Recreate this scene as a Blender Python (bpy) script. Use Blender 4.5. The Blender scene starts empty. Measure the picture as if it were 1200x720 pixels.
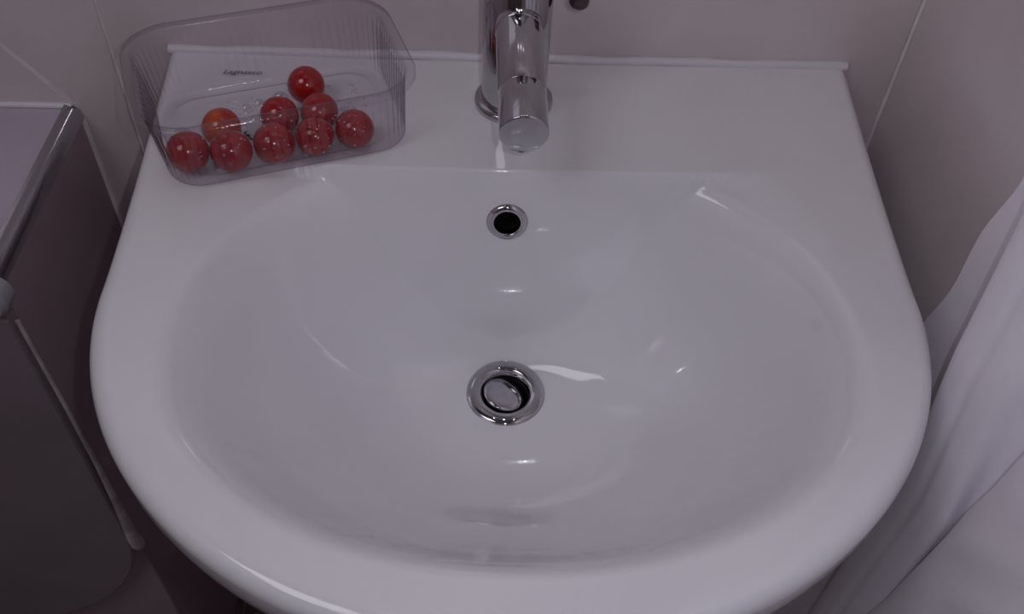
import bpy, bmesh, math, random
import numpy as np
from mathutils import Matrix, Vector, noise

random.seed(4)
S = bpy.context.scene
COL = S.collection
PI = math.pi

# ------------------------------------------------------------------ camera
# world: x right, y towards the wall behind the basin (wall at y = 0), z up; basin rim at z = 0
cam_d = bpy.data.cameras.new('camera')
cam = bpy.data.objects.new('camera', cam_d)
COL.objects.link(cam)
cam_d.sensor_fit = 'HORIZONTAL'
cam_d.sensor_width = 36.0
cam_d.lens = 1100.0 / 1200.0 * 36.0
cam_d.clip_start = 0.01
Rx = Vector((0.9992, -0.0107, 0.0373))      # image right in world
Ry = Vector((0.0169, -0.7459, -0.6659))     # image down in world
Rz = Vector((0.0349, 0.6660, -0.7451))      # forward in world
Rz.normalize(); Rx = (Rx - Rz * Rx.dot(Rz)).normalized(); Ry = Rz.cross(Rx)
m3 = Matrix((Rx, -Ry, -Rz)).transposed()
cam.matrix_world = Matrix.Translation((-0.0225, -0.6407, 0.4201)) @ m3.to_4x4()
S.camera = cam

# ------------------------------------------------------------------ world, lamps, exposure
w = bpy.data.worlds.new('world'); S.world = w; w.use_nodes = True
w.node_tree.nodes['Background'].inputs[0].default_value = (0.8, 0.78, 0.9, 1)
w.node_tree.nodes['Background'].inputs[1].default_value = 0.02

LIGHT_TINT = (1.0, 0.965, 1.075)
def lamp(name, kind, loc, energy, size, rot=None, size_y=None, col=LIGHT_TINT):
    d = bpy.data.lights.new(name, kind); o = bpy.data.objects.new(name, d); COL.objects.link(o)
    o.location = loc; d.energy = energy; d.color = col
    if kind == 'AREA':
        d.size = size
        if size_y: d.shape = 'RECTANGLE'; d.size_y = size_y
    else:
        d.shadow_soft_size = size
    if rot: o.rotation_euler = rot
    return o
# the little flash lamp of the phone beside its lens, three small mirror bulbs and an added soft fill from high on the left
lamp('phone_flash', 'POINT', Vector((-0.0225, -0.6407, 0.4201)) + Rx * 0.030 - Ry * 0.016, 1.60, 0.0035, col=(0.97, 0.97, 1.06))
for bx_ in (-0.14, 0.0, 0.14):
    lamp('mirror_bulb', 'POINT', (bx_, -0.16, 0.85), 0.25, 0.008)
lamp('fill_lamp', 'AREA', (-0.85, -0.95, 1.40), 3.7, 0.7, (0, math.radians(-25), 0))

S.view_settings.view_transform = 'Standard'
S.view_settings.look = 'None'
S.view_settings.gamma = 1.0
S.view_settings.exposure = 0.0
S.view_settings.use_curve_mapping = False
S.cycles.use_denoising = True
S.cycles.max_bounces = 14
S.cycles.diffuse_bounces = 5
S.cycles.glossy_bounces = 6
S.cycles.transparent_max_bounces = 24
S.cycles.caustics_reflective = True
S.cycles.blur_glossy = 0.1
S.cycles.sample_clamp_indirect = 40.0

# ------------------------------------------------------------------ helpers
def obj(name, verts, faces, mat=None, parent=None, sharp=35, smooth=True):
    me = bpy.data.meshes.new(name)
    me.from_pydata([tuple(v) for v in verts], [], faces)
    bm = bmesh.new(); bm.from_mesh(me)
    bmesh.ops.remove_doubles(bm, verts=bm.verts, dist=1e-6)
    bmesh.ops.recalc_face_normals(bm, faces=bm.faces)
    if smooth:
        lim = math.radians(sharp)
        for f in bm.faces: f.smooth = True
        for e in bm.edges:
            if len(e.link_faces) == 2 and e.calc_face_angle(0) > lim: e.smooth = False
    bm.to_mesh(me); bm.free()
    if mat: me.materials.append(mat)
    o = bpy.data.objects.new(name, me); COL.objects.link(o)
    if parent: o.parent = parent
    return o

def empty(name, loc=(0, 0, 0), rz=0):
    o = bpy.data.objects.new(name, None); COL.objects.link(o)
    o.empty_display_size = 0.03
    o.location = loc; o.rotation_euler = (0, 0, rz)
    return o

def tag(o, label=None, cat=None, group=None, kind=None):
    if label: o['label'] = label
    if cat: o['category'] = cat
    if group: o['group'] = group
    if kind: o['kind'] = kind
    return o

def lathe(profile, seg=64, M=Matrix.Identity(4), close=False):
    """profile: list of (r, z); returns verts, faces (axis z, transformed by M)"""
    V, F = [], []
    n = len(profile)
    for r, z in profile:
        for k in range(seg):
            a = 2 * PI * k / seg
            V.append(M @ Vector((r * math.cos(a), r * math.sin(a), z)))
    rng = range(n if close else n - 1)
    for i in rng:
        j = (i + 1) % n
        for k in range(seg):
            k2 = (k + 1) % seg
            F.append((i * seg + k, i * seg + k2, j * seg + k2, j * seg + k))
    return V, F

def frame(origin, zdir, xdir=(1, 0, 0)):
    z = Vector(zdir).normalized(); x = Vector(xdir); x = (x - z * x.dot(z)).normalized(); y = z.cross(x)
    return Matrix.Translation(origin) @ Matrix((x, y, z)).transposed().to_4x4()

def arc(cx, cz, r, a0, a1, n):
    return [(cx + r * math.cos(math.radians(a0 + (a1 - a0) * i / n)), cz + r * math.sin(math.radians(a0 + (a1 - a0) * i / n))) for i in range(n + 1)]

def bevel_box(lo, hi, b=0.0015):
    bm = bmesh.new()
    bmesh.ops.create_cube(bm, size=1)
    for v in bm.verts:
        v.co = Vector([lo[i] + (v.co[i] + 0.5) * (hi[i] - lo[i]) for i in range(3)])
    bmesh.ops.bevel(bm, geom=list(bm.edges), offset=b, segments=1, affect='EDGES')
    bm.verts.index_update()
    V = [v.co.copy() for v in bm.verts]; F = [[v.index for v in f.verts] for f in bm.faces]
    bm.free(); return V, F

def prism(poly, d0, d1, M=Matrix.Identity(4), b=0.0):
    """poly in local (x,y); extruded in z from d0 to d1, top edge chamfered by b"""
    n = len(poly); c = Vector((sum(p[0] for p in poly) / n, sum(p[1] for p in poly) / n))
    def ring(z, inset):
        out = []
        for p in poly:
            q = Vector(p); 
            if inset: q = q + (c - q).normalized() * inset
            out.append(M @ Vector((q.x, q.y, z)))
        return out
    rings = [ring(d0, 0), ring(d1 - b, 0)] + ([ring(d1, b)] if b else [])
    V = [v for r in rings for v in r]; F = []
    for i in range(len(rings) - 1):
        for k in range(n): F.append((i * n + k, i * n + (k + 1) % n, (i + 1) * n + (k + 1) % n, (i + 1) * n + k))
    F.append(tuple(range(n))[::-1]); F.append(tuple(range((len(rings) - 1) * n, len(rings) * n)))
    return V, F

def tube(path, radii, seg=16):
    P = [Vector(p) for p in path]; n = len(P)
    if not hasattr(radii, '__len__'): radii = [radii] * n
    V, F = [], []
    for i in range(n):
        t = (P[min(i + 1, n - 1)] - P[max(i - 1, 0)]).normalized()
        ref = Vector((1, 0, 0)) if abs(t.x) < 0.9 else Vector((0, 1, 0))
        x = (ref - t * ref.dot(t)).normalized(); y = t.cross(x)
        for k in range(seg):
            a = 2 * PI * k / seg
            V.append(P[i] + (x * math.cos(a) + y * math.sin(a)) * radii[i])
    for i in range(n - 1):
        for k in range(seg): F.append((i * seg + k, i * seg + (k + 1) % seg, (i + 1) * seg + (k + 1) % seg, (i + 1) * seg + k))
    F.append(tuple(range(seg))[::-1]); F.append(tuple(range((n - 1) * seg, n * seg)))
    return V, F

# ------------------------------------------------------------------ materials
def principled(name, col, rough=0.5, metal=0.0, coat=0.0, **kw):
    m = bpy.data.materials.new(name); m.use_nodes = True
    p = m.node_tree.nodes['Principled BSDF']
    p.inputs['Base Color'].default_value = (*col, 1); p.inputs['Roughness'].default_value = rough
    p.inputs['Metallic'].default_value = metal; p.inputs['Coat Weight'].default_value = coat
    for k, v in kw.items(): p.inputs[k.replace('_', ' ')].default_value = v
    return m, m.node_tree, p

def vary(nt, p, c1, c2, scale, detail=4, lo=0.35, hi=0.65, stretch=(1, 1, 1)):
    tc = nt.nodes.new('ShaderNodeTexCoord'); mp = nt.nodes.new('ShaderNodeMapping')
    mp.inputs['Scale'].default_value = stretch
    nz = nt.nodes.new('ShaderNodeTexNoise'); nz.inputs['Scale'].default_value = scale; nz.inputs['Detail'].default_value = detail
    cr = nt.nodes.new('ShaderNodeValToRGB')
    cr.color_ramp.elements[0].position = lo; cr.color_ramp.elements[0].color = (*c1, 1)
    cr.color_ramp.elements[1].position = hi; cr.color_ramp.elements[1].color = (*c2, 1)
    L = nt.links.new
    L(tc.outputs['Object'], mp.inputs['Vector']); L(mp.outputs['Vector'], nz.inputs['Vector'])
    L(nz.outputs['Fac'], cr.inputs['Fac']); L(cr.outputs['Color'], p.inputs['Base Color'])
    return mp, nz

def bump(nt, p, scale, strength, dist=0.001, detail=3, key='Normal'):
    tc = nt.nodes.new('ShaderNodeTexCoord'); nz = nt.nodes.new('ShaderNodeTexNoise')
    nz.inputs['Scale'].default_value = scale; nz.inputs['Detail'].default_value = detail
    b = nt.nodes.new('ShaderNodeBump'); b.inputs['Strength'].default_value = strength; b.inputs['Distance'].default_value = dist
    nt.links.new(tc.outputs['Object'], nz.inputs['Vector']); nt.links.new(nz.outputs['Fac'], b.inputs['Height'])
    nt.links.new(b.outputs['Normal'], p.inputs[key])
    return b

CERAMIC, nt, p = principled('white_ceramic', (0.78, 0.77, 0.80), 0.07, coat=0.6, Coat_Roughness=0.02)
vary(nt, p, (0.75, 0.745, 0.775), (0.79, 0.785, 0.81), 6)
CHROME, nt, p = principled('chrome', (0.52, 0.515, 0.53), 0.05, metal=1.0)
CHROME_DULL, nt, p = principled('dull_chrome', (0.52, 0.51, 0.54), 0.09, metal=1.0)
bump(nt, p, 260, 0.05)
DARK, nt, p = principled('dark_plastic', (0.008, 0.008, 0.009), 0.6)
DARKMETAL, nt, p = principled('dark_bronze_metal', (0.10, 0.075, 0.08), 0.3, metal=0.8)
TILE, nt, p = principled('taupe_tile', (0.46, 0.40, 0.41), 0.12)
vary(nt, p, (0.60, 0.53, 0.545), (0.70, 0.625, 0.63), 7, 6)
bump(nt, p, 90, 0.03)
TILE_DARK, nt, p = principled('brown_tile', (0.15, 0.115, 0.12), 0.28)
vary(nt, p, (0.13, 0.098, 0.103), (0.18, 0.14, 0.145), 9, 6)
TILE_LEDGE, nt, p = principled('dark_taupe_tile', (0.30, 0.23, 0.25), 0.2)
vary(nt, p, (0.31, 0.225, 0.25), (0.36, 0.27, 0.295), 9, 6)
GROUT, nt, p = principled('pale_grout', (0.62, 0.55, 0.56), 0.9)
vary(nt, p, (0.74, 0.67, 0.68), (0.86, 0.80, 0.81), 40)
GROUT_DARK, nt, p = principled('grey_grout', (0.34, 0.30, 0.31), 0.9)
SEALANT, nt, p = principled('white_sealant', (0.72, 0.70, 0.74), 0.4)
PALE_TOP, nt, p = principled('pale_ledge_tile', (0.60, 0.56, 0.63), 0.28)
vary(nt, p, (0.47, 0.41, 0.49), (0.54, 0.48, 0.56), 8)
PLASTER, nt, p = principled('plaster', (0.26, 0.25, 0.24), 0.9)
FABRIC, nt, p = principled('white_cotton', (0.82, 0.79, 0.87), 0.9, Sheen_Weight=0.2)
vary(nt, p, (0.88, 0.85, 0.93), (0.93, 0.90, 0.96), 18)
b = bump(nt, p, 900, 0.25, 0.0006)
PANEL, nt, p = principled('grey_panel', (0.24, 0.225, 0.24), 0.45)
vary(nt, p, (0.235, 0.195, 0.22), (0.265, 0.22, 0.245), 12)
CAP, nt, p = principled('grey_cap', (0.36, 0.36, 0.39), 0.4)
SEAL, nt, p = principled('aged_pale_seal', (0.50, 0.46, 0.46), 0.6)
vary(nt, p, (0.38, 0.34, 0.34), (0.60, 0.56, 0.55), 60)
INK, nt, p = principled('dark_ink', (0.09, 0.09, 0.12), 0.5)

def tomato_mat(name, c1, c2):
    m, nt, p = principled(name, c1, 0.16, coat=0.5, Coat_Roughness=0.05)
    p.inputs['Subsurface Weight'].default_value = 0.12
    p.inputs['Subsurface Radius'].default_value = (0.004, 0.0008, 0.0005)
    vary(nt, p, c1, c2, 55, 3)
    return m
TOMATO = tomato_mat('tomato_skin', (0.29, 0.005, 0.008), (0.35, 0.010, 0.011))
TOMATO_OR = tomato_mat('tomato_skin_orange', (0.34, 0.010, 0.010), (0.48, 0.075, 0.014))
LEAF, nt, p = principled('dry_calyx', (0.02, 0.028, 0.014), 0.7)

def clear_mat(name, tint, rough, haze, bump_scale, bump_str, fmul=1.7, slant=0.42):
    m = bpy.data.materials.new(name); m.use_nodes = True; nt = m.node_tree; N = nt.nodes; L = nt.links.new
    N.remove(N['Principled BSDF']); out = N['Material Output']
    tr = N.new('ShaderNodeBsdfTransparent'); tr.inputs[0].default_value = (*tint, 1)
    gl = N.new('ShaderNodeBsdfGlossy'); gl.inputs['Roughness'].default_value = rough; gl.inputs[0].default_value = (0.95, 0.95, 0.97, 1)
    df = N.new('ShaderNodeBsdfDiffuse'); df.inputs[0].default_value = (0.72, 0.69, 0.76, 1)
    tl = N.new('ShaderNodeBsdfTranslucent'); tl.inputs[0].default_value = (0.72, 0.69, 0.76, 1)
    mt = N.new('ShaderNodeMixShader'); mt.inputs[0].default_value = 0.5; L(df.outputs[0], mt.inputs[1]); L(tl.outputs[0], mt.inputs[2])
    tcol = N.new('ShaderNodeMix'); tcol.data_type = 'RGBA'
    tcol.inputs[6].default_value = (*tint, 1); tcol.inputs[7].default_value = (tint[0] * slant, tint[1] * slant, tint[2] * slant, 1)
    L(tcol.outputs[2], tr.inputs[0])
    m1 = N.new('ShaderNodeMixShader'); m1.inputs[0].default_value = haze; L(tr.outputs[0], m1.inputs[1]); L(mt.outputs[0], m1.inputs[2])  # faint diffuse haze mixed in for the reflected surroundings
    ge = N.new('ShaderNodeNewGeometry'); dt = N.new('ShaderNodeVectorMath'); dt.operation = 'DOT_PRODUCT'
    def math_(op, a, b=None):
        n = N.new('ShaderNodeMath'); n.operation = op; n.use_clamp = op in ('POWER', 'MULTIPLY_ADD')
        L(a, n.inputs[0])
        if b is not None: n.inputs[1].default_value = b
        return n
    L(ge.outputs['Incoming'], dt.inputs[0])
    ab = math_('ABSOLUTE', dt.outputs['Value']); iv = math_('SUBTRACT', ab.outputs[0]); iv.inputs[0].default_value = 1.0
    nt.links.remove(iv.inputs[0].links[0]); L(ab.outputs[0], iv.inputs[1])
    pw = math_('POWER', iv.outputs[0], 5.0)
    p3 = math_('POWER', iv.outputs[0], 2.6); L(p3.outputs[0], tcol.inputs[0])   # longer way through the sheet at a slant
    mu = math_('MULTIPLY_ADD', pw.outputs[0], 0.9 * fmul); mu.inputs[2].default_value = 0.045 * fmul
    m2 = N.new('ShaderNodeMixShader')
    tc = N.new('ShaderNodeTexCoord'); nz = N.new('ShaderNodeTexNoise'); nz.inputs['Scale'].default_value = bump_scale; nz.inputs['Detail'].default_value = 3
    bp = N.new('ShaderNodeBump'); bp.inputs['Strength'].default_value = bump_str; bp.inputs['Distance'].default_value = 0.001
    L(tc.outputs['Object'], nz.inputs['Vector']); L(nz.outputs['Fac'], bp.inputs['Height'])
    L(bp.outputs[0], gl.inputs['Normal']); L(bp.outputs[0], dt.inputs[1])
    L(mu.outputs[0], m2.inputs[0]); L(m1.outputs[0], m2.inputs[1]); L(gl.outputs[0], m2.inputs[2])
    L(m2.outputs[0], out.inputs[0])
    return m
CLEAR = clear_mat('clear_plastic', (0.925, 0.905, 0.93), 0.09, 0.008, 150, 0.45, 0.8)
SPARKLE = clear_mat('sparkle_clear', (0.97, 0.97, 0.98), 0.06, 0.02, 50, 0.0, 6.5, 0.97)  # reflection boosted so the added beads glint

# ------------------------------------------------------------------ the room
XL, XR, YF, ZF, ZC = -1.25, 0.31, -2.05, -0.85, 1.55
TT = 0.008                                       # tile thickness
def shell(name, lo, hi, mat):
    V, F = bevel_box(lo, hi, 0.0005); o = obj(name, V, F, mat, smooth=False); tag(o, kind='structure'); return o
wall_back = shell('wall_back', (XL - 0.1, 0.0012, ZF - 0.05), (XR + 0.1, 0.1, ZC), GROUT)
wall_right = shell('wall_right', (XR + 0.0012, YF, ZF - 0.05), (XR + 0.1, 0.0012, ZC), GROUT)
wall_left = shell('wall_left', (XL - 0.1, YF, ZF - 0.05), (XL, 0.0012, ZC), TILE)
wall_front = shell('wall_front', (XL - 0.1, YF - 0.1, ZF - 0.05), (XR + 0.1, YF, ZC), TILE_DARK)
ceiling = shell('ceiling', (XL - 0.1, YF - 0.1, ZC), (XR + 0.1, 0.1, ZC + 0.1), PLASTER)
floor = shell('floor', (XL - 0.1, YF - 0.1, ZF - 0.1), (XR + 0.1, 0.1, ZF - 0.0015), GROUT_DARK)

G = 0.0014                                       # half a grout joint
# tiles of the wall behind the basin: full tile between x=-0.3135 and the corner
MB = frame((0, 0, 0), (0, -1, 0), (1, 0, 0))     # local x = world x, local y = world z, local z = -y (out of the wall)
def wall_tile(parent, poly, M, mat=TILE, depth=0.0):
    V, F = prism(poly, -TT, depth, M, 0.0006)
    return obj('tile', V, F, mat, parent, sharp=20, smooth=False)
def rect(x0, x1, y0, y1): return [(x0 + G, y0 + G), (x1 - G, y0 + G), (x1 - G, y1 - G), (x0 + G, y1 - G)]
LX, LZ, LY = -0.355, -0.0575, -0.19              # corner of the boxed ledge on the left
zr = [-0.85, -0.33, 0.27, 0.87, 1.47]
for i in range(4):
    wall_tile(wall_back, rect(-0.3135, XR - 0.001, zr[i], zr[i + 1]), MB)
    if i != 1: wall_tile(wall_back, rect(-0.9135, -0.3135, zr[i], zr[i + 1]), MB)
# left tile split from the ledge corner up-left; its joint stands in for a reflected line
wall_tile(wall_back, [(-0.9135 + G, 0.60 - 0.0), (-0.9135 + G, -0.33 + G), (LX - 0.003, -0.33 + G), (LX - 0.003, LZ + 0.0), (-0.5935, 0.27 - G), (-0.9135 + G, 0.27 - G)][1:], MB)
wall_tile(wall_back, [(LX + 0.0012, -0.33 + G), (-0.3135 - G, -0.33 + G), (-0.3135 - G, 0.27 - G), (-0.5895, 0.27 - G), (LX + 0.0012, LZ + 0.001)], MB)
# tiles of the right wall
MR = frame((XR, 0, 0), (-1, 0, 0), (0, -1, 0))   # local x = -y
for i in range(4):
    for x0, x1 in ((0.001, 0.6), (0.6, 1.2), (1.2, 1.8)):
        wall_tile(wall_right, rect(x0, x1, zr[i], zr[i + 1]), MR)
# floor tiles
MF = frame((0, 0, ZF), (0, 0, 1), (1, 0, 0))
for ix in range(-5, 2):
    for iy in range(0, 7):
        x0 = LX + 0.012 + ix * 0.3; y1 = -iy * 0.3
        x1 = min(x0 + 0.3, XR)
        if x1 - x0 < 0.02: continue
        V, F = prism(rect(x0, x1, y1 - 0.3, y1), -TT, 0.0, MF, 0.0006)
        obj('tile', V, F, TILE_DARK, floor, smooth=False)

# boxed ledge left of the basin
ledge = shell('wall_ledge', (XL, LY + TT, ZF), (LX - TT, 0, LZ - 0.01), GROUT_DARK)
ML = frame((LX, 0, 0), (1, 0, 0), (0, -1, 0))    # local x = -y, local y = z?  (x cross) handled by frame
# local y of ML = z cross x = (1,0,0)x(0,-1,0) = (0,0,-1): pass heights negated
def rneg(a, b_, z0, z1): return [(a, -z1), (b_, -z1), (b_, -z0), (a, -z0)]
wall_tile(ledge, rneg(0.002, -LY - 0.0012, -0.66, LZ - 0.011), ML, TILE_LEDGE)
wall_tile(ledge, rneg(0.002, -LY - 0.0012, ZF, -0.663), ML, TILE_LEDGE)
MFL = frame((0, LY, 0), (0, -1, 0), (1, 0, 0))
for x0, x1 in ((-0.955, LX - 0.0005), (-1.25, -0.958)):
    wall_tile(ledge, [(x0, -0.66), (x1, -0.66), (x1, LZ - 0.011), (x0, LZ - 0.011)], MFL, TILE_LEDGE)
    wall_tile(ledge, [(x0, ZF), (x1, ZF), (x1, -0.663), (x0, -0.663)], MFL, TILE_LEDGE)
for x0, x1 in ((-0.955, LX - 0.010), (-1.25, -0.958)):
    V, F = bevel_box((x0, LY + 0.009, LZ - 0.010), (x1, -0.004, LZ - 0.0005), 0.0006)
    obj('top_tile', V, F, PALE_TOP, ledge, smooth=False)
V, F = tube([(XL, -0.002, LZ), (LX - 0.004, -0.001, LZ)], 0.0028, 10)
obj('sealant', V, F, SEALANT, ledge)
# chrome quarter-round trim along the ledge edge (right edge and front edge)
prof = [(-0.0105, 0.0)] + [(-0.0105 + 0.0 + x, z) for x, z in arc(0, -0.0105, 0.0115, 90, 0, 10)] + [(0.001, -0.014), (-0.004, -0.014), (-0.0105, -0.004)]
V, F = [], []
for y in (-0.001, LY):
    V += [Vector((LX + x + 0.001, y, LZ + z + 0.0015)) for x, z in prof]
n = len(prof)
for k in range(n): F.append((k, (k + 1) % n, n + (k + 1) % n, n + k))
F += [tuple(range(n)), tuple(range(n, 2 * n))[::-1]]
tr = obj('edge_trim', V, F, CHROME_DULL, ledge, sharp=30); tr['label'] = 'chrome edge trim'
V, F = tube([(LX - 0.004, LY + 0.003, LZ - 0.004), (XL, LY + 0.003, LZ - 0.004)], 0.005, 12)
tr2 = obj('edge_trim', V, F, CHROME_DULL, ledge); tr2['label'] = 'chrome edge trim'
# pale grout bead down the inner corner
V, F = tube([(LX + 0.0005, -0.0005, LZ - 0.012), (LX + 0.0005, -0.0005, ZF)], 0.0024, 8)
obj('corner_grout', V, F, GROUT, ledge)
V, F = tube([(XR - 0.0002, -0.0002, ZF), (XR - 0.0002, -0.0002, ZC)], 0.0018, 8)
obj('corner_grout', V, F, GROUT, wall_right)

# grey panel with a rounded lower corner on the end of the ledge
panel = empty('panel', (-0.55, LY, -0.35))
MP = frame((0, 0, 0), (0, -1, 0), (1, 0, 0))
poly = [(0.194, 0.255)]
poly += [(0.194, -0.06)]
for i in range(1, 15):
    a = i / 14 * PI / 2
    poly.append((-0.02 + 0.214 * math.cos(a), -0.06 - 0.20 * math.sin(a)))
poly += [(-0.194, -0.26), (-0.194, 0.255)]
V, F = prism(poly, 0.0005, 0.012, MP, 0.002)
obj('board', V, F, PANEL, panel, sharp=25)
capoly = [(-0.194, 0.26), (0.185, 0.26)] + [(0.185 + 0.017 * math.sin(t * PI / 10), 0.2765 - 0.0165 * math.cos(t * PI / 10)) for t in range(1, 10)] + [(0.185, 0.293), (-0.194, 0.293)]
V, F = prism(capoly, 0.0005, 0.017, MP, 0.003)
c_ = obj('end_cap', V, F, CAP, panel, sharp=25); c_['label'] = 'lighter grey rounded end cap'
zs = [0.25, 0.15, 0.06, -0.005, -0.05, -0.07, -0.083, -0.088, -0.091]
rs = [0.0016, 0.0017, 0.0022, 0.0036, 0.0054, 0.0064, 0.0066, 0.005, 0.002]
V, F = tube([(0.1975 + 0.0015 * math.sin(i), -0.007, z) for i, z in enumerate(zs)], rs, 14)
s_ = obj('edge_seal', V, F, SEAL, panel); s_['label'] = 'pale worn seal thickening to a blob'
tag(panel, 'dark grey panel with rounded lower corner and pale edge seal, at the ledge end', 'panel')

# ------------------------------------------------------------------ the washbasin
DC = np.array([-0.001, -0.207]); DZ = 0.166      # drain centre and depth
def half_w(y):
    t = np.clip((y + 0.25) / 0.25, 0, 1)
    return 0.252 + 0.016 * t ** 1.25
def outer_outline():
    pts = []
    for x in np.linspace(-0.268, 0.268, 60)[:-1]: pts.append((x, -0.0005))         # back edge, left to right
    for y in np.linspace(-0.0005, -0.25, 50)[:-1]: pts.append((half_w(y), y))
    for a in np.linspace(0, -PI, 150)[:-1]: pts.append((0.252 * math.cos(a), -0.25 + 0.225 * math.sin(a)))
    for y in np.linspace(-0.25, -0.0005, 50)[:-1]: pts.append((-half_w(y), y))
    # round the two back corners a little
    return np.array(pts)
OUT = outer_outline()
NO = len(OUT)
def ray_R(th, yc, a, bf, bb, nf, nb):
    """distance from the drain to an egg-shaped outline along each angle"""
    ux, uy = np.cos(th), np.sin(th)
    r = np.linspace(0.02, 0.32, 1200)
    X = DC[0] + ux[:, None] * r; Y = DC[1] + uy[:, None] * r
    d = Y - yc
    v = np.where(d < 0, (np.abs(X) / a) ** nf + (np.abs(d) / bf) ** nf, (np.abs(X) / a) ** nb + (np.abs(d) / bb) ** nb)
    return r[np.argmax(v >= 1, axis=1)]
def smax(a, b, k):
    h = np.clip(0.5 + 0.5 * (a - b) / k, 0, 1); return b + (a - b) * h + k * h * (1 - h)
def smin(a, b, k): return -smax(-a, -b, k)
R0 = 0.029
SH = 0.007                                        # depth of the soft shoulder round the bowl
def height(x, y):
    dx, dy = x - DC[0], y - DC[1]
    d = np.hypot(dx, dy); th = np.arctan2(dy, dx)
    Ro = ray_R(th, -0.24, 0.209, 0.1975, 0.172, 2.15, 2.6)
    Ri = ray_R(th, -0.285, 0.196, 0.1465, 0.178, 2.1, 2.0)
    rho = (d - R0) / (Ri - R0)
    rr = np.maximum(rho, 0)
    s = np.clip((np.sin(th) + 1) / 1.1, 0, 1); s = s * s * (3 - 2 * s)
    pw = 2.1 + 0.7 * np.exp(-((np.sin(th) + 0.15) / 0.35) ** 2) - 0.9 * np.clip((np.sin(th) - 0.15) / 0.8, 0, 1)
    deep = smax(1 - rr ** pw, np.zeros_like(rr), 0.10 + 0.16 * s)
    fade = np.clip((1.35 - rr) / 0.25, 0, 1)
    deep = deep * fade
    ro = np.clip(d / Ro, 0, 1)
    t = np.clip((1 - ro) / 0.22, 0, 1); sh = t * t * (3 - 2 * t)
    B = -(SH * sh + (DZ - SH) * deep)
    W = np.maximum((y + 0.1400) * 5.6, -0.4)
    Wc = smin(W, np.zeros_like(W), 0.012)
    k = 0.005 * np.clip(-B / 0.03, 0.02, 1)
    return smax(B, Wc, k)
th_o = np.arctan2(OUT[:, 1] - DC[1], OUT[:, 0] - DC[0])
NR = 190
RV, RF = [], []
base_r = 0.021
rings = []
edge_r = 0.011                                    # rounded rim
D_out = np.hypot(OUT[:, 0] - DC[0], OUT[:, 1] - DC[1])
ux, uy = np.cos(th_o), np.sin(th_o)
for i in range(NR):
    t = i / (NR - 1)
    dd = base_r + (D_out - edge_r - base_r) * t
    x = DC[0] + ux * dd; y = DC[1] + uy * dd
    z = height(x, y)
    rings.append(np.stack([x, y, z], 1))
# smoothing of the crease along each ring direction is given by smax; now the rounded rim, apron and underside
isback = (OUT[:, 1] > -0.001)
z_e = rings[-1][:, 2]
for a in np.linspace(0, PI / 2, 9)[1:]:
    dd = D_out - edge_r + edge_r * math.sin(a)
    x = DC[0] + ux * dd; y = DC[1] + uy * dd
    rings.append(np.stack([x, y, z_e - edge_r * (1 - math.cos(a))], 1))
def inset_ring(fac, zz):
    x = DC[0] + (OUT[:, 0] - DC[0]) * fac; y = np.where(isback, OUT[:, 1], np.minimum(DC[1] + (OUT[:, 1] - DC[1]) * fac, -0.0005))
    return np.stack([x, y, np.full(NO, zz)], 1)
for fac, zz in ((0.998, -0.024), (0.992, -0.034), (0.975, -0.046), (0.94, -0.062), (0.86, -0.092), (0.74, -0.13), (0.58, -0.168), (0.40, -0.192), (0.22, -0.2), (0.13, -0.203)):
    rings.append(inset_ring(fac, zz))
# hole of the overflow in the steep back wall of the bowl
OVz = -0.0405; OVc = Vector((-0.0035, -0.1402 + OVz / 5.6, OVz))
OVn = Vector((0, -5.6, 1.0)).normalized()
allv = np.concatenate(rings)
rel = allv - np.array(OVc)
ax = rel @ np.array(OVn); rad = np.sqrt(np.maximum((rel ** 2).sum(1) - ax ** 2, 0))
inhole = (rad < 0.0098) & (np.abs(ax) < 0.02)
inhole[NR * NO:] = False
faces = []
for i in range(len(rings) - 1):
    for k in range(NO):
        k2 = (k + 1) % NO
        q = (i * NO + k, i * NO + k2, (i + 1) * NO + k2, (i + 1) * NO + k)
        if inhole[list(q)].any(): continue
        faces.append(q)
basin = empty('washbasin', (0, 0, 0))
bowl = obj('bowl', allv.tolist(), faces, CERAMIC, basin, sharp=60)
tag(basin, 'large white ceramic D-shaped washbasin with glossy bowl fixed to the tiled wall', 'washbasin')
# sealant along the wall
path = [(x, -0.002, -0.0002 + 0.0004 * math.sin(x * 60)) for x in np.linspace(-0.267, 0.267, 40)]
V, F = tube(path, [0.0038 + 0.0004 * math.sin(i * 1.7) for i in range(40)], 12)
o = obj('sealant', V, F, SEALANT, basin); o['label'] = 'white sealant bead along the wall'
# overflow ring and its dark throat
MO = frame(OVc, OVn, (1, 0, 0))
prof = [(0.0092, -0.004), (0.0092, 0.0008), (0.0097, 0.0022), (0.0108, 0.0028), (0.0122, 0.0026), (0.0138, 0.0016), (0.0150, 0.0002), (0.0152, -0.0015), (0.0125, -0.004)]
V, F = lathe(prof, 64, MO, close=True)
o = obj('overflow_ring', V, F, CHROME, basin, sharp=60); o['label'] = 'chrome overflow ring'
V, F = lathe([(0.0094, 0.0), (0.0094, -0.03), (0.0001, -0.03)], 40, MO)
o = obj('overflow_throat', V, F, DARK, basin, sharp=40)
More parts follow.
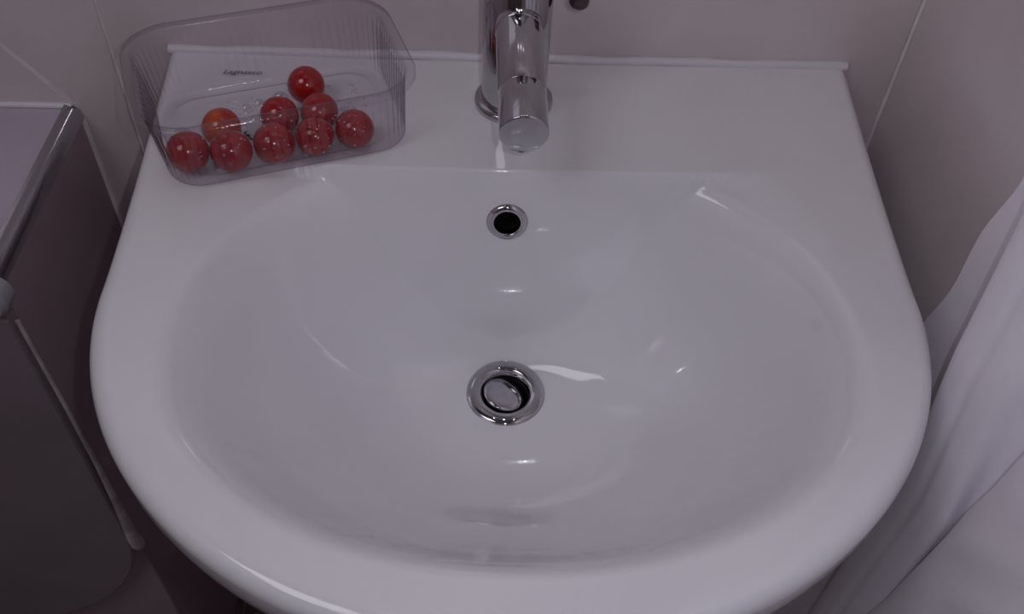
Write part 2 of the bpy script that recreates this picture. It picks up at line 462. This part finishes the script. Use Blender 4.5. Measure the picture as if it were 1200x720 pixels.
# drain flange, throat and swivelling stopper
dz0 = -DZ
tiltM = Matrix.Rotation(math.radians(3.5), 4, 'X')
MD = Matrix.Translation((DC[0], DC[1], dz0 + 0.0012)) @ tiltM
prof = [(0.0304, -0.0015), (0.0303, 0.0000), (0.0296, 0.0012), (0.0280, 0.0022), (0.0255, 0.0029), (0.0228, 0.0030), (0.0206, 0.0024), (0.0192, 0.0012), (0.0186, -0.0005), (0.0184, -0.0035), (0.0182, -0.014), (0.0190, -0.014), (0.0200, -0.0035), (0.024, -0.003)]
V, F = lathe(prof, 96, MD, close=True)
fl = obj('drain_flange', V, F, CHROME, basin, sharp=50); fl['label'] = 'chrome drain flange'
V, F = lathe([(0.0180, -0.004), (0.0180, -0.034), (0.0001, -0.034)], 48, MD)
obj('drain_throat', V, F, DARK, basin)
axd = Vector((0.45, -0.89, 0)).normalized()
MS = MD @ Matrix.Translation((-0.0008, 0.0012, -0.0028)) @ Matrix.Rotation(math.radians(-19), 4, axd)
prof = [(0.0001, 0.0012), (0.010, 0.0010), (0.0142, 0.0004), (0.0160, -0.0003), (0.0166, -0.0013), (0.0164, -0.003), (0.0145, -0.0038), (0.0001, -0.0038)]
V, F = lathe(prof, 64, MS)
st = obj('drain_stopper', V, F, CHROME_DULL, basin, sharp=50); st['label'] = 'tilted metal stopper disc'

# ------------------------------------------------------------------ the tap
TX, TY = 0.0005, -0.0595
tap = empty('basin_tap', (TX, TY, 0))
tag(tap, 'chrome single-lever mixer tap with thick round spout on the back of the basin', 'tap')
prof = [(0.0001, 0.0)] + [(0.0292, 0.0), (0.0294, 0.002), (0.0290, 0.0042), (0.0280, 0.0054), (0.0262, 0.006), (0.0250, 0.0062), (0.0240, 0.0062)]
V, F = lathe(prof, 96); obj('base_ring', V, F, CHROME, tap, sharp=50)
prof = [(0.0238, 0.004), (0.0240, 0.0068), (0.0240, 0.100), (0.0236, 0.1006), (0.0232, 0.1012), (0.0236, 0.1018), (0.0240, 0.1024), (0.0240, 0.118)] + arc(0.018, 0.118, 0.006, 0, 90, 6) + [(0.0001, 0.1245)]
V, F = lathe(prof, 96); obj('body', V, F, CHROME, tap, sharp=50)
# spout: thick round bar coming straight out of the body, dipping slightly
a0 = Vector((0, -0.012, 0.0775)); a1 = Vector((0.0028, -0.1190, 0.0615))
MSP = frame(a0, a1 - a0, (1, 0, 0)); Ls = (a1 - a0).length
prof = [(0.0157, 0.0), (0.0157, Ls - 0.036), (0.0154, Ls - 0.0355), (0.0157, Ls - 0.035), (0.0157, Ls - 0.0015)] + [(0.0157 - 0.0013 * (1 - math.cos(t)), Ls - 0.0015 + 0.0015 * math.sin(t)) for t in (0.4, 0.8, 1.2, 1.57)] + [(0.0135, Ls + 0.0002), (0.007, Ls + 0.0005), (0.0001, Ls + 0.0006)]
V, F = lathe(prof, 80, MSP); sp = obj('spout', V, F, CHROME, tap, sharp=50)
# collar where the spout meets the body
prof = [(0.0157, 0.0135), (0.0161, 0.0138), (0.0162, 0.0146), (0.0161, 0.0152), (0.0157, 0.0156)]
V, F = lathe(prof, 64, MSP); obj('spout_collar', V, F, CHROME, tap, sharp=50)
dn = (MSP.to_3x3() @ Vector((0, 1, 0))); dn = dn if dn.z < 0 else -dn
MA = frame(a0 + (a1 - a0).normalized() * (Ls - 0.0135) + dn * 0.012, dn, (1, 0, 0))
prof = [(0.0118, 0.0), (0.0118, 0.0055), (0.0112, 0.0066), (0.0098, 0.0068), (0.0094, 0.005), (0.0001, 0.005)]
V, F = lathe(prof, 48, MA); o = obj('aerator', V, F, CHROME_DULL, tap, sharp=50)
# side lever: thin rod out to the right ending in a dark knob
V, F = tube([(0.022, 0, 0.106), (0.034, 0.0, 0.1035), (0.0445, 0, 0.096)], 0.0042, 20)
obj('lever', V, F, CHROME, tap)
MK = frame((0.0410, -0.0, 0.0795), (0.12, 0, 1), (1, 0, 0))
prof = [(0.0001, 0.0)] + arc(0.0028, 0.0042, 0.0042, -90, 0, 6) + [(0.007, 0.016), (0.006, 0.02), (0.0001, 0.0205)]
V, F = lathe(prof, 32, MK); o = obj('lever_knob', V, F, DARKMETAL, tap); o['label'] = 'dark rounded lever tip'

# ------------------------------------------------------------------ the clear tray
PC = Vector((-0.1690, -0.0890, 0.0)); PA = math.radians(19.5)
tray = empty('fruit_tray', PC, PA)
tag(tray, 'clear plastic ribbed food tray standing on the left back corner of the basin', 'tray')
HA, HB, RC = 0.0918, 0.0635, 0.034
def rrect(off, n=520):
    """points and arclength along the rounded rectangle offset by off"""
    a, b_, r = HA + off, HB + off, max(RC + off, 0.004)
    segs = [(2 * (a - r)), PI / 2 * r, 2 * (b_ - r), PI / 2 * r] * 2
    # parametrise by the un-offset rectangle so all rings share indices
    A, B2, R_ = HA, HB, RC
    L0 = [2 * (A - R_), PI / 2 * R_, 2 * (B2 - R_), PI / 2 * R_] * 2
    tot = sum(L0); out = []
    for i in range(n):
        s = tot * i / n; j = 0
        while s > L0[j]: s -= L0[j]; j += 1
        t = s / L0[j]
        if j == 0: p = (-(a - r) + 2 * (a - r) * t, -b_)
        elif j == 1: p = (a - r + r * math.sin(t * PI / 2), -(b_ - r) - r * math.cos(t * PI / 2))
        elif j == 2: p = (a, -(b_ - r) + 2 * (b_ - r) * t)
        elif j == 3: p = (a - r + r * math.cos(t * PI / 2), (b_ - r) + r * math.sin(t * PI / 2))
        elif j == 4: p = ((a - r) - 2 * (a - r) * t, b_)
        elif j == 5: p = (-(a - r) - r * math.sin(t * PI / 2), (b_ - r) + r * math.cos(t * PI / 2))
        elif j == 6: p = (-a, (b_ - r) - 2 * (b_ - r) * t)
        else: p = (-(a - r) - r * math.cos(t * PI / 2), -(b_ - r) - r * math.sin(t * PI / 2))
        out.append((p[0], p[1], tot * i / n))
    return out, tot
NP = 520; RIM = 0.052; BASE_IN = -0.0095; Z0 = 0.0008
prof = []                                             # (offset, z, rib amplitude)
for t in np.linspace(0, 1, 9): prof.append((BASE_IN - 0.0035 + 0.0035 * math.sin(t * PI / 2) , Z0 + 0.0035 * (1 - math.cos(t * PI / 2)), 0.0))
wall_n = 26
for t in np.linspace(0, 1, wall_n)[1:]:
    z = Z0 + 0.0035 + (RIM - 0.0055 - Z0 - 0.0035) * t
    amp = 0.0020 * min(1, t * 5) * min(1, (1 - t) * 6)
    prof.append((BASE_IN + (-BASE_IN - 0.005) * t, z, amp))
prof += [(-0.0048, RIM - 0.0045, 0), (-0.0044, RIM - 0.0015, 0), (-0.0036, RIM - 0.0004, 0), (-0.002, RIM, 0), (0.0005, RIM, 0), (0.0016, RIM - 0.0004, 0), (0.0022, RIM - 0.0016, 0), (0.0023, RIM - 0.0045, 0)]
V, F = [], []
NRIB = 44; BSX, BSY = 0.002, -0.005           # the floor sits a little off centre under the rim
floor_rings = [0.05, 0.3, 0.55, 0.8, 0.86, 0.88, 0.91, 0.93, 0.97]
base_pts, tot = rrect(prof[0][0])
for f_ in floor_rings:
    zz = Z0 + (0.0010 if f_ in (0.88, 0.91) else 0.0)
    V += [(x * f_ + BSX, y * f_ + BSY, zz) for x, y, s in base_pts]
for off, z, amp in prof:
    pts, tot = rrect(off)
    pts0, _ = rrect(off - 0.001)
    for (x, y, s), (x0, y0, s0) in zip(pts, pts0):
        nx, ny = (x - x0) / 0.001, (y - y0) / 0.001
        c = math.cos(2 * PI * NRIB * s / tot)
        d = amp * (abs(c) ** 9)
        q = max(0.0, 1 - z / RIM); V.append((x - nx * d + BSX * q, y - ny * d + BSY * q, z))
nr = len(floor_rings) + len(prof)
for i in range(nr - 1):
    for k in range(NP):
        F.append((i * NP + k, i * NP + (k + 1) % NP, (i + 1) * NP + (k + 1) % NP, (i + 1) * NP + k))
F.append(tuple(range(NP)))
obj('shell', V, F, CLEAR, tray, sharp=80)
# raised round mark moulded into the tray floor
V, F = lathe([(0.0048, 0.0), (0.0052, 0.0007), (0.0058, 0.0007), (0.0062, 0.0)], 32, Matrix.Translation((0.006, 0.026, Z0)))
obj('moulded_ring', V, F, CLEAR, tray)
# printed word on the tray floor
cu = bpy.data.curves.new('printed_word', 'FONT'); cu.body = 'Lagnasco'; cu.size = 0.0080; cu.extrude = 0.00005; cu.shear = 0.3
to = bpy.data.objects.new('printed_word', cu); COL.objects.link(to)
bpy.context.view_layer.update()
me = bpy.data.meshes.new_from_object(to.evaluated_get(bpy.context.evaluated_depsgraph_get()))
bpy.data.objects.remove(to)
me.materials.append(INK)
wd = bpy.data.objects.new('printed_word', me); COL.objects.link(wd); wd.parent = tray
loc = Matrix.Rotation(-PA, 3, 'Z') @ (Vector((-0.2195, -0.0345, 0.0)) - PC)
wd.location = (loc.x, loc.y, Z0 + 0.0004); wd.rotation_euler = (0, 0, -PA)
wd['label'] = 'small dark printed word'

# ------------------------------------------------------------------ the tomatoes
def tomato_mesh(name, r, mat, seed):
    rnd = random.Random(seed)
    k1, ph = rnd.uniform(0.01, 0.025), rnd.uniform(0, 6)
    V, F = [], []
    NS, NT = 36, 24
    for i in range(NT + 1):
        a = PI * i / NT
        for k in range(NS):
            b_ = 2 * PI * k / NS
            rr = r * (1 + k1 * math.cos(3 * b_ + ph) * math.sin(a) ** 2 * 0.5)
            x, y, z = rr * math.sin(a) * math.cos(b_), rr * math.sin(a) * math.sin(b_), r * 0.97 * math.cos(a)
            if a < 0.5: z -= r * 0.10 * (1 - a / 0.5) ** 2
            V.append((x, y, z))
    for i in range(NT):
        for k in range(NS): F.append((i * NS + k, i * NS + (k + 1) % NS, (i + 1) * NS + (k + 1) % NS, (i + 1) * NS + k))
    return obj(name, V, F, mat, sharp=80)
TOMS = [  # x, y, radius, material, label
    (-0.1506, -0.0657, 0.0136, TOMATO, 'bright red cherry tomato at the back, seen clear above the tray front rim'),
    (-0.1629, -0.1027, 0.0136, TOMATO, 'cherry tomato whose top just shows over the tray rim, left of the bright one'),
    (-0.1619, -0.1357, 0.0140, TOMATO, 'cherry tomato in the middle of the front row with several glints on it'),
    (-0.1381, -0.1017, 0.0136, TOMATO, 'cherry tomato behind the rim directly below the bright red top one'),
    (-0.1348, -0.1273, 0.0136, TOMATO, 'cherry tomato in the front row, second from the right end'),
    (-0.1096, -0.1189, 0.0136, TOMATO, 'rightmost cherry tomato in the tray, alone at the right end of the row'),
    (-0.2013, -0.1176, 0.0136, TOMATO_OR, 'orange-tinged cherry tomato at the back on the left, just under the rim'),
    (-0.1899, -0.1475, 0.0142, TOMATO, 'cherry tomato in the front row, second from the left end, near the dark stalk'),
    (-0.2183, -0.1467, 0.0140, TOMATO, 'leftmost cherry tomato in the tray, in the rounded left front corner'),
]
# keep them apart from each other and inside the tray
P2 = [Vector((t[0], t[1])) for t in TOMS]; RR = [t[2] for t in TOMS]
ca, sa = math.cos(PA), math.sin(PA)
def clamp(p, r):
    d = p - Vector((PC.x + BSX * ca - BSY * sa, PC.y + BSX * sa + BSY * ca)); u, v = d.x * ca + d.y * sa, -d.x * sa + d.y * ca
    lim_a, lim_b = HA + BASE_IN - r - 0.0002, HB + BASE_IN - r - 0.0008
    rc = max(RC + BASE_IN - r, 0.0045) + 0.003
    u = max(-lim_a, min(lim_a, u)); v = max(-lim_b, min(lim_b, v))
    cu_, cv_ = lim_a - rc, lim_b - rc
    if abs(u) > cu_ and abs(v) > cv_:
        e = Vector((abs(u) - cu_, abs(v) - cv_))
        if e.length > rc: e = e.normalized() * rc; u = math.copysign(cu_ + e.x, u); v = math.copysign(cv_ + e.y, v)
    return Vector((PC.x + (u + BSX) * ca - (v + BSY) * sa, PC.y + (u + BSX) * sa + (v + BSY) * ca))
for it in range(200):
    for i in range(len(P2)):
        for j in range(i):
            d = P2[i] - P2[j]; m = RR[i] + RR[j] + 0.0002
            if d.length < m:
                c = d.normalized() * (m - d.length) * 0.5; P2[i] += c; P2[j] -= c
        P2[i] = clamp(P2[i], RR[i])
for i, (x, y, r, mat, lab) in enumerate(TOMS):
    t = tomato_mesh('cherry_tomato', r, mat, i)
    t.location = (P2[i].x, P2[i].y, Z0 + r * 1.0 + 0.0002)
    t.rotation_euler = (random.uniform(1.8, 2.6), random.uniform(-0.6, 0.6), random.uniform(0, 6))
    tag(t, lab, 'tomato', 'cherry tomatoes in the clear tray')
# a shrivelled dark stalk lying between the tomatoes
V, F = tube([(0, 0, 0), (0.004, 0.002, 0.002), (0.008, 0.001, 0.003), (0.011, 0.004, 0.0015)], [0.0006, 0.0009, 0.0011, 0.0005], 8)
for k in range(5):
    a = k * 2 * PI / 5
    n0 = len(V); c0 = Vector((0.010, 0.003, 0.002))
    tip = c0 + Vector((math.cos(a) * 0.006, math.sin(a) * 0.006, 0.001)); s_ = Vector((-math.sin(a), math.cos(a), 0)) * 0.0012
    md = (c0 + tip) / 2 + Vector((0, 0, 0.001))
    V += [c0, md + s_, tip, md - s_, md - Vector((0, 0, 0.0012))]
    F += [(n0, n0 + 1, n0 + 2, n0 + 3), (n0, n0 + 4, n0 + 1), (n0 + 1, n0 + 4, n0 + 2), (n0 + 2, n0 + 4, n0 + 3), (n0 + 3, n0 + 4, n0)]
stalk = obj('tomato_stalk', V, F, LEAF)
stalk.location = (-0.1790, -0.1170, 0.0030); stalk.rotation_euler = (0.0, 0.1, 2.5)
tag(stalk, 'small dark dry tomato stalk lying between the tomatoes in the tray', 'stalk')

# clear beads added for sparkle on the tray floor and its front wall
rnd = random.Random(11)
V, F = [], []
def sparkle_bead(c, nrm, r):
    """a clear bead to catch glints: a round cap meeting the surface at a steep angle"""
    M = frame(c, nrm, (0.3, 0.9, 0.1)); n0 = len(V); e = rnd.uniform(0.85, 1.35); cap = math.radians(rnd.uniform(52, 66))
    R_ = r / math.sin(cap); seg = 16; nl = 6
    for i in range(nl):
        a = cap * (1 - i / nl); rr, z = R_ * math.sin(a), R_ * (math.cos(a) - math.cos(cap))
        for k in range(seg):
            b_ = 2 * PI * k / seg
            V.append(M @ Vector((rr * math.cos(b_) * e, rr * math.sin(b_), z)))
    V.append(M @ Vector((0, 0, R_ * (1 - math.cos(cap)))))
    for i in range(nl - 1):
        for k in range(seg): F.append((n0 + i * seg + k, n0 + i * seg + (k + 1) % seg, n0 + (i + 1) * seg + (k + 1) % seg, n0 + (i + 1) * seg + k))
    for k in range(seg): F.append((n0 + (nl - 1) * seg + k, n0 + (nl - 1) * seg + (k + 1) % seg, n0 + nl * seg))
def tray_pt(u, v, z): return Vector((PC.x + u * ca - v * sa, PC.y + u * sa + v * ca, z))
for i in range(85):
    u = rnd.uniform(-0.072, 0.066); v = rnd.gauss(0.014 + 0.06 * u, 0.012)
    if abs(v) > 0.042: continue
    q = tray_pt(u, v, Z0 + 0.0001)
    if any((Vector((q.x, q.y)) - P2[j]).length < RR[j] * 0.75 for j in range(9)): continue
    sparkle_bead(q, (0, 0, 1), rnd.uniform(0.0010, 0.0034))
for i in range(85):
    u = rnd.uniform(-0.06, 0.075); t = rnd.uniform(0.1, 0.9)
    z = Z0 + 0.006 + (RIM - 0.0125) * t; v = -(HB + BASE_IN + 0.0045 * t) - 0.0002 + BSY * (1 - z / RIM)
    sparkle_bead(tray_pt(u, v, z), (sa, -ca, -0.2), rnd.uniform(0.0004, 0.0009))
V = [Matrix.Rotation(-PA, 3, 'Z') @ (Vector(v) - PC) for v in V]
wdp = obj('sparkle_beads', V, F, SPARKLE, tray, sharp=70)
tag(wdp, kind='stuff'); wdp['label'] = 'tiny clear beads added for sparkle'

# ------------------------------------------------------------------ the white curtain on the right
def curtain_keys(z):
    """plan of the hanging cloth at height z: its back edge A, then the folds B and C"""
    zc = max(-0.20, min(0.25, z))
    A = -0.2035 - 0.065 * max(-0.12, zc)
    B = -0.290 + (0.10 * zc if zc > 0 else 0.20 * max(zc, -0.09))
    C = -0.380 - 0.073 * max(-0.5, min(0.3, z))
    return [(.303, A), (.3032, A - .014), (.3036, A - .034), (.3032, B + .026), (.297, B + .014), (.278, B + .007), (.2635, B + .001), (.2575, B - .009),
            (.2570, B - .022), (.2588, B - .030), (.2594, B - .038), (.2660, B - .050), (.2790, (B + C) / 2 - .012), (.2885, C + .013), (.2905, C + .006), (.284, C + .0005), (.266, C - .001), (.252, C - .004),
            (.2455, C - .018), (.2455, C - .042), (.253, -.462), (.266, -.500), (.282, -.526), (.288, -.534), (.278, -.540), (.258, -.546), (.248, -.570),
            (.254, -.610), (.272, -.650), (.285, -.670), (.275, -.682), (.258, -.700), (.262, -.740), (.285, -.78)]
def catmull(P, sub):
    out = []
    for i in range(len(P) - 1):
        p0, p1, p2, p3 = [Vector(P[max(0, min(len(P) - 1, i + d))]) for d in (-1, 0, 1, 2)]
        for s in range(sub):
            t = s / sub
            out.append(0.5 * ((2 * p1) + (p2 - p0) * t + (2 * p0 - 5 * p1 + 4 * p2 - p3) * t * t + (3 * p1 - p0 - 3 * p2 + p3) * t ** 3))
    out.append(Vector(P[-1])); return out
nz_ = 150
V, F = [], []
for j in range(nz_ + 1):
    z = 0.60 - 1.40 * j / nz_
    CP = catmull(curtain_keys(z), 6)
    for i, c in enumerate(CP):
        s = i / 6.0
        wob = 0.0028 * noise.noise(Vector((s * 0.18, z * 3.0, 0.0))) + 0.0020 * noise.noise(Vector((s * 0.5, z * 11.0, 4.0)))
        front = max(0.0, min(1.0, (s - 16.0) / 2))
        # slanting wrinkles on the sheet nearest the viewer
        wr = front * 0.0075 * max(0.0, noise.noise(Vector((s * 0.35 + z * 6.0, z * 22.0 - s * 1.3, 9.0)))) ** 1.0
        edge = max(0.0, 1 - s / 2.0)
        dy = edge * 0.0028 * math.sin(z * 62 + 1.0)
        x = c.x + wob * 0.6 - wr; y = c.y + dy + wob * 0.3
        x = min(x, XR - 0.0045 if s > 0.01 else XR - 0.004)
        V.append((x, y, z))
n = len(CP)
for j in range(nz_):
    for i in range(n - 1): F.append((j * n + i, j * n + i + 1, (j + 1) * n + i + 1, (j + 1) * n + i))
cur = obj('curtain', V, F, FABRIC, sharp=80)
sol = cur.modifiers.new('thickness', 'SOLIDIFY'); sol.thickness = 0.0012; sol.offset = 0
tag(cur, 'white fabric curtain hanging in vertical folds along the right wall beside the basin', 'curtain')
